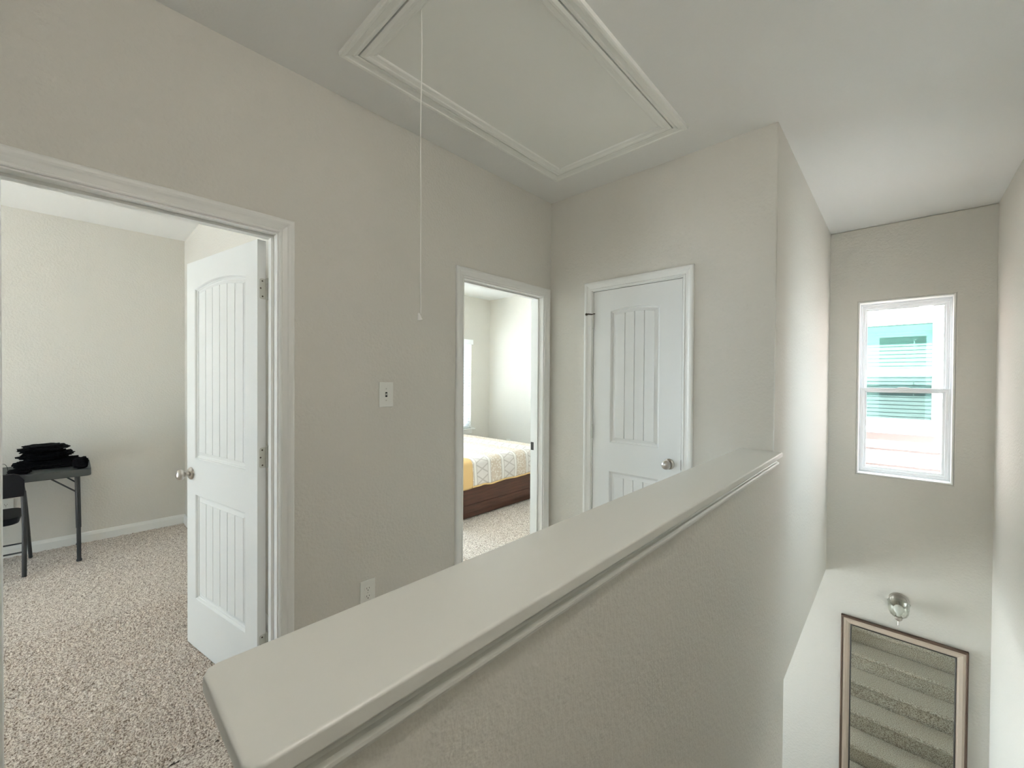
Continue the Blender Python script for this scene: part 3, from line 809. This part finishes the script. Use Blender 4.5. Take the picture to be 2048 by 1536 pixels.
sx, sz = 0.016, -0.385
sc = thing('wall_sconce', (sx, YD, sz), 'nickel wall lamp with clear glass shade and white bulb above the mirror', 'wall lamp')
rot = Matrix.Translation((sx, YD, sz)) @ Matrix.Rotation(PI / 2, 4, 'X')
put(obj('backplate', lathe([(0, 0), (0.062, 0), (0.064, 0.004), (0.063, 0.009), (0.056, 0.011), (0.052, 0.011), (0.049, 0.016), (0.030, 0.019), (0.012, 0.020), (0, 0.020)], 40, rot, None, False), 'nickel', smooth=True), sc)
cy = YD - 0.115
arm = [(sx, YD - 0.02, sz - 0.005)]
for i in range(1, 9):
    a = i / 8 * PI / 2
    arm.append((sx, YD - 0.025 - 0.09 * math.sin(a), sz - 0.005 - 0.080 * (1 - math.cos(a)) - 0.02 * (i / 8)))
put(obj('arm', tube(arm, 0.0055, 10), 'nickel', smooth=True), sc)
zs = sz - 0.108
mt = Matrix.Translation((sx, cy, zs))
put(obj('socket_cup', lathe([(0, -0.050), (0.0045, -0.050), (0.0055, -0.046), (0.004, -0.040), (0.004, -0.016), (0.012, -0.012), (0.020, -0.004), (0.024, 0.004), (0.0245, 0.020), (0.021, 0.024), (0.0, 0.024)], 28, mt, None, False), 'nickel', smooth=True), sc)
shade = [(0.022, 0.016), (0.036, 0.022), (0.052, 0.036), (0.061, 0.058), (0.065, 0.085), (0.066, 0.115), (0.068, 0.132), (0.071, 0.136), (0.068, 0.138), (0.0645, 0.132), (0.0625, 0.115), (0.0615, 0.085), (0.0575, 0.059), (0.049, 0.039), (0.034, 0.025), (0.020, 0.019)]
put(obj('glass_shade', lathe(shade, 40, mt, None, False), 'shade_glass', smooth=True), sc)
put(obj('bulb', lathe([(0, 0.024), (0.013, 0.026), (0.014, 0.044), (0.022, 0.054), (0.029, 0.066), (0.0315, 0.080), (0.029, 0.096), (0.021, 0.107), (0.010, 0.112), (0, 0.113)], 32, mt, None, False), 'bulb', smooth=True), sc)

# ------------------------------------------------------------------ study furniture
tb = thing('folding_table', (-4.83, -0.85, 0), 'dark grey folding table with black tube legs against the study wall', 'table')
def rrect(x0, x1, y0, y1, r, n=5):
    pts = []
    for cx, cy, a0 in ((x1 - r, y0 + r, -PI / 2), (x1 - r, y1 - r, 0), (x0 + r, y1 - r, PI / 2), (x0 + r, y0 + r, PI)):
        for q in range(n + 1): pts.append((cx + r * math.cos(a0 + q * PI / 2 / n), cy + r * math.sin(a0 + q * PI / 2 / n)))
    return pts
put(obj('tabletop', prism(rrect(-5.06, -4.555, -1.78, 0.092, 0.03), 'z', 0.655, 0.710), 'table_top', bevel=0.005), tb)
for lx in (-4.587, -5.030):
    for ly, dy in ((0.024, -0.006), (-1.715, 0.006)):
        bm = tube([(lx, ly + dy, 0.655), (lx, ly, 0.26)], 0.0155, 14)
        tube([(lx, ly, 0.30), (lx, ly - dy * 0.3, 0.006)], 0.0125, 14, bm)
        lathe([(0.0165, 0.0), (0.0165, 0.012), (0.0125, 0.018)], 14, Matrix.Translation((lx, ly - dy * 0.3, 0.002)), bm)
        leg = put(obj('leg', bm, 'black_steel', smooth=False), tb)
        s = -1 if ly > -0.8 else 1
        bz = 0.525 if lx > -4.8 else 0.520
        bm = tube([(lx, ly, bz), (lx, ly + s * 0.14, 0.654)], 0.0055, 8)
        put(obj('brace', bm, 'black_steel'), tb)

ch = thing('folding_chair', (-4.68, -0.47, 0), 'black folding chair pushed up to the table, half out of view', 'chair')
yr, ylft = -0.242, -0.690
def curved_back():
    bm = bmesh.new(); rows = []
    N = 18
    for i in range(N + 1):
        t = i / N; y = yr + 0.004 + (ylft - yr - 0.008) * t
        bow = 0.030 * math.sin(PI * t)
        edge = min(1.0, min(t, 1 - t) * 7)
        zt = 0.690 + 0.050 * math.sqrt(max(0, edge * (2 - edge))) ; zb_ = 0.578
        rows.append([bm.verts.new(p) for p in ((-4.470 + bow * 0.6 + 0.012, y, zb_), (-4.480 + bow * 0.6 + 0.012, y, zt), (-4.500 + bow * 0.6, y, zt), (-4.490 + bow * 0.6, y, zb_))])
    for a, b in zip(rows, rows[1:]):
        for q in range(4): bm.faces.new((a[q], a[(q + 1) % 4], b[(q + 1) % 4], b[q]))
    bm.faces.new(rows[0]); bm.faces.new(rows[-1])
    return bm
put(obj('backrest', curved_back(), 'black_vinyl', bevel=0.006), ch)
bm = prism(rrect(-4.90, -4.510, ylft + 0.025, yr - 0.025, 0.06), 'z', 0.372, 0.420)
put(obj('seat', bm, 'black_vinyl', bevel=0.014), ch)
for y in (yr, ylft):
    s = 1 if y == yr else -1
    bm = tube([(-4.478, y, 0.005), (-4.486, y + 0.002 * s, 0.36), (-4.489, y - 0.003 * s, 0.60), (-4.490, y - 0.014 * s, 0.69)], 0.0125, 12)
    put(obj('rear_leg', bm, 'black_steel', smooth=True), ch)
    bm = tube([(-4.935, y + 0.008 * s, 0.005), (-4.80, y + 0.004 * s, 0.23), (-4.66, y, 0.44), (-4.52, y - 0.002 * s, 0.60)], 0.0115, 12)
    put(obj('front_leg', bm, 'black_steel', smooth=True), ch)
put(obj('stretcher', tube([(-4.482, yr, 0.181), (-4.482, ylft, 0.181)], 0.006, 8), 'black_steel'), ch)
put(obj('stretcher', tube([(-4.848, yr, 0.150), (-4.848, ylft, 0.150)], 0.006, 8), 'black_steel'), ch)

def garment(name, c, sx_, sy_, sz_, seed, label, flatb=True, fold=1.0):
    bm = bmesh.new()
    bmesh.ops.create_icosphere(bm, subdivisions=5, radius=1)
    for v in bm.verts:
        p = v.co.copy()
        sg = lambda a, e: math.copysign(abs(a) ** e, a)
        q = Vector((sg(p.x, 0.55), sg(p.y, 0.6), sg(p.z, 0.75)))
        s = Vector((seed * 3.1, seed * 1.7, seed))
        n1 = noise.noise(p * 1.7 + s); n2 = noise.noise(Vector((p.x * 4, p.y * 2.2, p.z * 7)) + s); n3 = noise.noise(p * 9 + s)
        k = 1 + fold * (0.24 * n1 + 0.16 * n2 + 0.05 * n3)
        w = Vector((q.x * sx_ * k, q.y * sy_ * k, q.z * sz_ * (k + 0.25 * n2)))
        w.z = max(w.z, -sz_ * 0.98)
        v.co = Vector(c) + w
    zmin = min(v.co.z for v in bm.verts)
    for v in bm.verts: v.co.z += c[2] - sz_ - zmin
    return tag(obj(name, bm, 'cloth_black', smooth=True), label, 'clothes', None, 'black clothes piled on the folding table')
garment('black_garment', (-4.84, -0.13, 0.747), 0.128, 0.170, 0.034, 1.3, 'wide black garment spread at the bottom of the pile of clothes', fold=0.7)
garment('black_garment', (-4.83, -0.15, 0.813), 0.125, 0.130, 0.027, 2.9, 'black garment folded in the middle of the pile of clothes', fold=1.1)
garment('black_garment', (-4.83, -0.160, 0.8645), 0.110, 0.120, 0.0215, 4.4, 'black garment lying on top of the pile of clothes', fold=1.3)
garment('rolled_garment', (-4.632, 0.036, 0.751), 0.058, 0.042, 0.040, 6.1, 'black rolled bundle at the right end of the table', fold=0.6)
garment('crumpled_garment', (-4.625, -0.270, 0.731), 0.045, 0.055, 0.018, 8.8, 'small black crumpled cloth left of the pile, above the chair', fold=0.9)
loop = [(-4.80, -0.352 - 0.021 * math.cos(PI * i / 14) - 0.004, 0.7122 + 0.058 * math.sin(PI * i / 14)) for i in range(15)]
loop = [(-4.74, -0.400, 0.7118)] + loop + [(-4.77, -0.328, 0.7118)]
tag(obj('thin_cable', tube(loop, 0.0016, 8), 'black_vinyl', smooth=True), 'thin black cable looping up from the table top beside the clothes', 'cable')

# ------------------------------------------------------------------ bed
ang = math.radians(-4.0)
bed_o = Vector((-3.155, 2.40, 0))
# local x runs into the room (away from the door), local y along the foot end
bd = thing('bed', bed_o, 'dark brown wooden bed standing across the bedroom', 'bed')
bd.rotation_euler = (0, 0, 0)
W_, LN = 1.56, 1.84
foot = obj('bed_frame', B((-LN, 0.0, 0.0, W_, 0.075, 0.345), (-LN, -0.022, 0.02, W_ - 0.02, 0.009, 0.075)), 'wood', bd, bevel=0.004)
obj('bottom_rail', B((0.0, 0.010, 0.0, W_, 0.075, 0.150)), 'wood', bd, bevel=0.003)
mt_ = obj('mattress', prism(rrect(-LN + 0.01, -0.03, 0.03, W_ - 0.03, 0.06), 'z', 0.335, 0.592), 'mattress', bd, bevel=0.03)

def drape(y0, y1, hem, name, mat, parent, lift=0.0, seed=0.0, hemw=0.012):
    """cloth over the mattress: flat top, rounded edge, hanging foot side; (local bed coords)"""
    bm = bmesh.new(); xs = []
    prof = []
    top = 0.604 + lift; off = 0.012 + lift
    for i in range(16): prof.append((-LN + 0.01 + (LN - 0.09) * i / 15, top, 0))
    r = 0.055
    for i in range(1, 9):
        a = PI / 2 * i / 8
        prof.append((-0.08 + (r + 0.03) * math.sin(a) + off * 0.6, top - r * (1 - math.cos(a)), 0.15 * i / 8))
    xe = prof[-1][0]; ze = prof[-1][1]
    for i in range(1, 14): prof.append((xe + 0.012 * math.sin(i / 13 * 1.5), ze + (hem - ze) * i / 13, 0.15 + 0.85 * i / 13))
    ny = max(4, int((y1 - y0) / 0.018))
    rows = []
    for j in range(ny + 1):
        y = y0 + (y1 - y0) * j / ny; row = []
        for (x, z, t) in prof:
            wv = noise.noise(Vector((y * 6, t * 1.2, seed))) ; w2 = noise.noise(Vector((x * 5, y * 5, seed + 4)))
            xx = x + t * 0.022 * wv; zz = z + (0.007 * w2 if t == 0 else 0)
            if t > 0.6: zz += 0.004 * (t - 0.6) / 0.4 * math.sin(y * 17) + 0.006 * noise.noise(Vector((y * 9, 3, seed)))
            row.append(bm.verts.new((xx, y, zz)))
        rows.append(row)
    for a, b in zip(rows, rows[1:]):
        for i in range(len(prof) - 1): bm.faces.new((a[i], a[i + 1], b[i + 1], b[i]))
    o = obj(name, bm, mat, parent, smooth=True)
    s = o.modifiers.new('thick', 'SOLIDIFY'); s.thickness = 0.008; s.offset = -1
    return o, rows
q_root = thing('quilt', bed_o, 'patterned cream and tan quilt with a yellow border spread over the bed', 'quilt')
q1, _ = drape(0.353, W_ + 0.02, 0.330, 'quilt_top', 'quilt', q_root)
drape(-0.04, 0.362, 0.318, 'quilt_border', 'quilt_border', q_root, 0.006, 2.0)
# narrow binding along the hem
bm = bmesh.new(); pts = []
for j in range(70):
    y = 0.353 + (W_ + 0.02 - 0.353) * j / 69
    wv = noise.noise(Vector((y * 6, 1.2, 0.0)))
    pts.append((0.0239 + 0.012 * 0.9975 - 0.0018 + 0.022 * wv, y, 0.330 + 0.004 * math.sin(y * 17) + 0.006 * noise.noise(Vector((y * 9, 3, 0.0)))))
HEM_PTS = pts
obj('hem_binding', tube(pts, 0.0085, 8), 'quilt_border', q_root, smooth=True)

# ------------------------------------------------------------------ outside: neighbouring house, own siding, ground
NY = YD + WD + 1.5
nh = thing('house', (0, NY, ZL), 'neighbouring house with pink-beige lap siding seen through the stair window', 'house')
gx0, gx1, gz0, gz1 = -0.70, 0.254, 1.009, 2.059
bm = bmesh.new()
lap = 0.1800; zz = ZL
i = 0
zbase = 0.486 - lap * 20
for i in range(34):
    zz = zbase + lap * i
    spans = ((-5.0, gx0 - 0.02), (gx1 + 0.02, 5.0)) if gz0 - 0.03 < zz + lap and zz < gz1 + 0.03 else ((-5.0, 5.0),)
    for xa, xb in spans:
        prism([(NY + 0.10, zz), (NY + 0.0, zz), (NY + 0.016, zz + lap + 0.012), (NY + 0.10, zz + lap + 0.012)], 'x', xa, xb, bm)
put(obj('siding', bm, 'lap_siding'), nh)
put(obj('room_back', B((gx0 - 0.4, gx1 + 0.4, NY + 0.35, NY + 0.37, gz0 - 0.4, gz1 + 0.4), (gx0 - 0.4, gx1 + 0.4, NY + 0.11, NY + 0.35, gz1 + 0.38, gz1 + 0.40)), 'house_inside'), nh)
bm = bmesh.new(); zz = gz0 - 0.02
while zz < gz1 - 0.05:                                             # closed slats, overlapping like shingles
    prism([(NY + 0.0760, zz), (NY + 0.0775, zz - 0.001), (NY + 0.0835, zz + 0.052), (NY + 0.0820, zz + 0.053)], 'x', gx0 - 0.02, gx1 + 0.02, bm)
    zz += 0.044
box(bm, gx0 - 0.02, gx1 + 0.02, NY + 0.055, NY + 0.095, gz1 - 0.07, gz1 - 0.01)
for cx in (gx0 + 0.14, gx1 - 0.14): box(bm, cx - 0.004, cx + 0.004, NY + 0.064, NY + 0.068, gz0, gz1 - 0.06)
put(obj('window_blind', bm, 'blind'), nh)
yf = NY - 0.035
fw = put(obj('window_trim', B((gx0 - 0.11, gx0 - 0.025, yf, NY + 0.02, 0.842, gz1 + 0.16), (gx1 + 0.025, gx1 + 0.070, yf, NY + 0.02, 0.842, gz1 + 0.16), (gx0 - 0.025, gx1 + 0.025, yf, NY + 0.02, gz1 + 0.03, gz1 + 0.16), (gx0 - 0.025, gx1 + 0.025, yf, NY + 0.02, 0.842, gz0 - 0.058), (gx0 - 0.05, gx1 + 0.045, yf - 0.018, NY, gz0 - 0.058, gz0 - 0.034), (gx0 - 0.14, gx1 + 0.09, yf - 0.012, NY, gz1 + 0.16, gz1 + 0.19)), 'ext_trim', bevel=0.004), nh)
put(obj('window_frame', B((gx0 - 0.025, gx0, yf + 0.012, NY, gz0 - 0.034, gz1 + 0.03), (gx1, gx1 + 0.025, yf + 0.012, NY, gz0 - 0.034, gz1 + 0.03), (gx0, gx1, yf + 0.012, NY, gz1, gz1 + 0.03), (gx0, gx1, yf + 0.012, NY, gz0 - 0.034, gz0), (gx0, gx1, yf + 0.005, NY, 1.489, 1.556)), 'ext_trim', bevel=0.003), nh)
put(obj('upper_pane', B((gx0, gx1, yf + 0.022, yf + 0.028, 1.556, gz1)), 'green_glass'), nh)
put(obj('lower_pane', B((gx0, gx1, yf + 0.026, yf + 0.032, gz0, 1.489)), 'screen_glass'), nh)
# own outside face of the stair wall: siding with a white window surround (it is what the green pane reflects)
bm = bmesh.new()
yo2 = YD + WD
for i in range(40):
    za_ = ZL + 0.18 * i
    if za_ > 3.3: break
    for xa, xb in ((-6.0, W1[0] - 0.09), (W1[1] + 0.09, 1.6)) if (za_ + 0.18 > W1[2] - 0.09 and za_ < W1[3] + 0.09) else ((-6.0, 1.6),):
        if xa < -5.0: xa = -2.6
        prism([(yo2 + 0.002, za_), (yo2 + 0.022, za_), (yo2 + 0.006, za_ + 0.182), (yo2 + 0.002, za_ + 0.182)], 'x', xa, xb, bm)
tag(obj('siding', bm, 'siding_tan'), 'lap siding on the outer face of the stair wall, reflected in the green pane', 'siding', 'structure')
bm = sweep([(W1[0], W1[2]), (W1[1], W1[2]), (W1[1], W1[3]), (W1[0], W1[3])], [(0.0, 0.0), (0.0, 0.032), (0.09, 0.032), (0.09, 0.0)], lambda p, q, h: (p, yo2 + h, q), True)
tag(obj('trim_4', bm, 'ext_trim'), 'white outer surround of the stair window', 'window trim', 'structure')
bm = bmesh.new(); flat(bm, -40, 40, -40, 40, ZL - 0.35)
tag(obj('ground', bm, 'ground'), 'pale gravel strip between the two houses', 'ground', 'structure')

# ------------------------------------------------------------------ light: overcast sky, sun, window portals
w = bpy.data.worlds.new('sky'); SC.world = w; w.use_nodes = True
bg = w.node_tree.nodes['Background']
bg.inputs['Color'].default_value = (0.72, 0.88, 1.0, 1); bg.inputs['Strength'].default_value = 10.0

def portal(loc, rot, sx_, sy_):
    l = bpy.data.lights.new('portal', 'AREA'); l.shape = 'RECTANGLE'; l.size = sx_; l.size_y = sy_
    l.cycles.is_portal = True
    o = bpy.data.objects.new('sky_portal', l); COL.objects.link(o); o.location = loc; o.rotation_euler = rot
    o['kind'] = 'helper'
def P_y(hole, y, sgn):
    portal(((hole[0] + hole[1]) / 2, y, (hole[2] + hole[3]) / 2), (sgn * PI / 2, 0, 0), hole[1] - hole[0], hole[3] - hole[2])
portal((XE + 0.16, (EWIN[0] + EWIN[1]) / 2, (EWIN[2] + EWIN[3]) / 2), (0, PI / 2, 0), EWIN[3] - EWIN[2], EWIN[1] - EWIN[0])
P_y(STWIN, YBACK - 0.16, 1); P_y(HALLWIN, YBACK - 0.16, 1); P_y(W1, YD + WD + 0.04, -1)
portal((BX - 0.16, (BW[0] + BW[1]) / 2, (BW[2] + BW[3]) / 2), (0, -PI / 2, 0), BW[3] - BW[2], BW[1] - BW[0])
portal((-3.0 - 0.16, (LW[0] + LW[1]) / 2, (LW[2] + LW[3]) / 2), (0, -PI / 2, 0), LW[3] - LW[2], LW[1] - LW[0])
portal((BX - 0.16, (BW2[0] + BW2[1]) / 2, (BW2[2] + BW2[3]) / 2), (0, -PI / 2, 0), BW2[3] - BW2[2], BW2[1] - BW2[0])

# added, unseen glowing globe that brightens the stairwell and half wall
def fill_globe(loc, label):
    o = thing('fill_light_globe', loc, label, 'fill light')
    obj('base', lathe([(0, 0), (0.07, 0), (0.07, -0.018), (0.055, -0.026), (0.040, -0.028), (0.040, -0.052), (0, -0.052)], 32, None, None, False), 'nickel', o, smooth=True)
    obj('glass_globe', lathe([(0.09 * math.sin(PI * i / 18), -0.135 - 0.09 * math.cos(PI * i / 18)) for i in range(19)], 32, None, None, False), 'lamp', o, smooth=True)
fill_globe((0.30, 0.25, H), 'added glowing globe over the stair head, unseen, brightening the stairwell')

sun = bpy.data.lights.new('sun', 'SUN'); sun.energy = 100; sun.angle = math.radians(2); sun.color = (1, 0.985, 0.97)
so = bpy.data.objects.new('sun', sun); COL.objects.link(so)
so.rotation_euler = Vector((0.0, 0.42, -0.90)).to_track_quat('-Z', 'Y').to_euler(); so['kind'] = 'helper'

# ------------------------------------------------------------------ camera
cam = bpy.data.cameras.new('camera'); co = bpy.data.objects.new('camera', cam); COL.objects.link(co)
cam.sensor_width = 36; cam.lens = 824.36 / 2048 * 36; cam.clip_start = 0.02
yaw, pit, rol = 0.7545, 0.0099, 0.0066
f = Vector((-math.sin(yaw) * math.cos(pit), math.cos(yaw) * math.cos(pit), -math.sin(pit)))
r = Vector((math.cos(yaw), math.sin(yaw), 0)); u = r.cross(f)
r2 = r * math.cos(rol) + u * math.sin(rol); u2 = u * math.cos(rol) - r * math.sin(rol)
m = Matrix((r2, u2, -f)).transposed().to_4x4(); m.translation = (0, 0, 1.4154)
co.matrix_world = m
SC.camera = co

SC.view_settings.view_transform = 'Standard'; SC.view_settings.look = 'None'
SC.view_settings.gamma = 1; SC.view_settings.use_curve_mapping = False
SC.view_settings.exposure = 0.45
cy_ = SC.cycles
cy_.use_denoising = True; cy_.max_bounces = 12; cy_.diffuse_bounces = 8; cy_.glossy_bounces = 4; cy_.transparent_max_bounces = 12
cy_.sample_clamp_indirect = 10
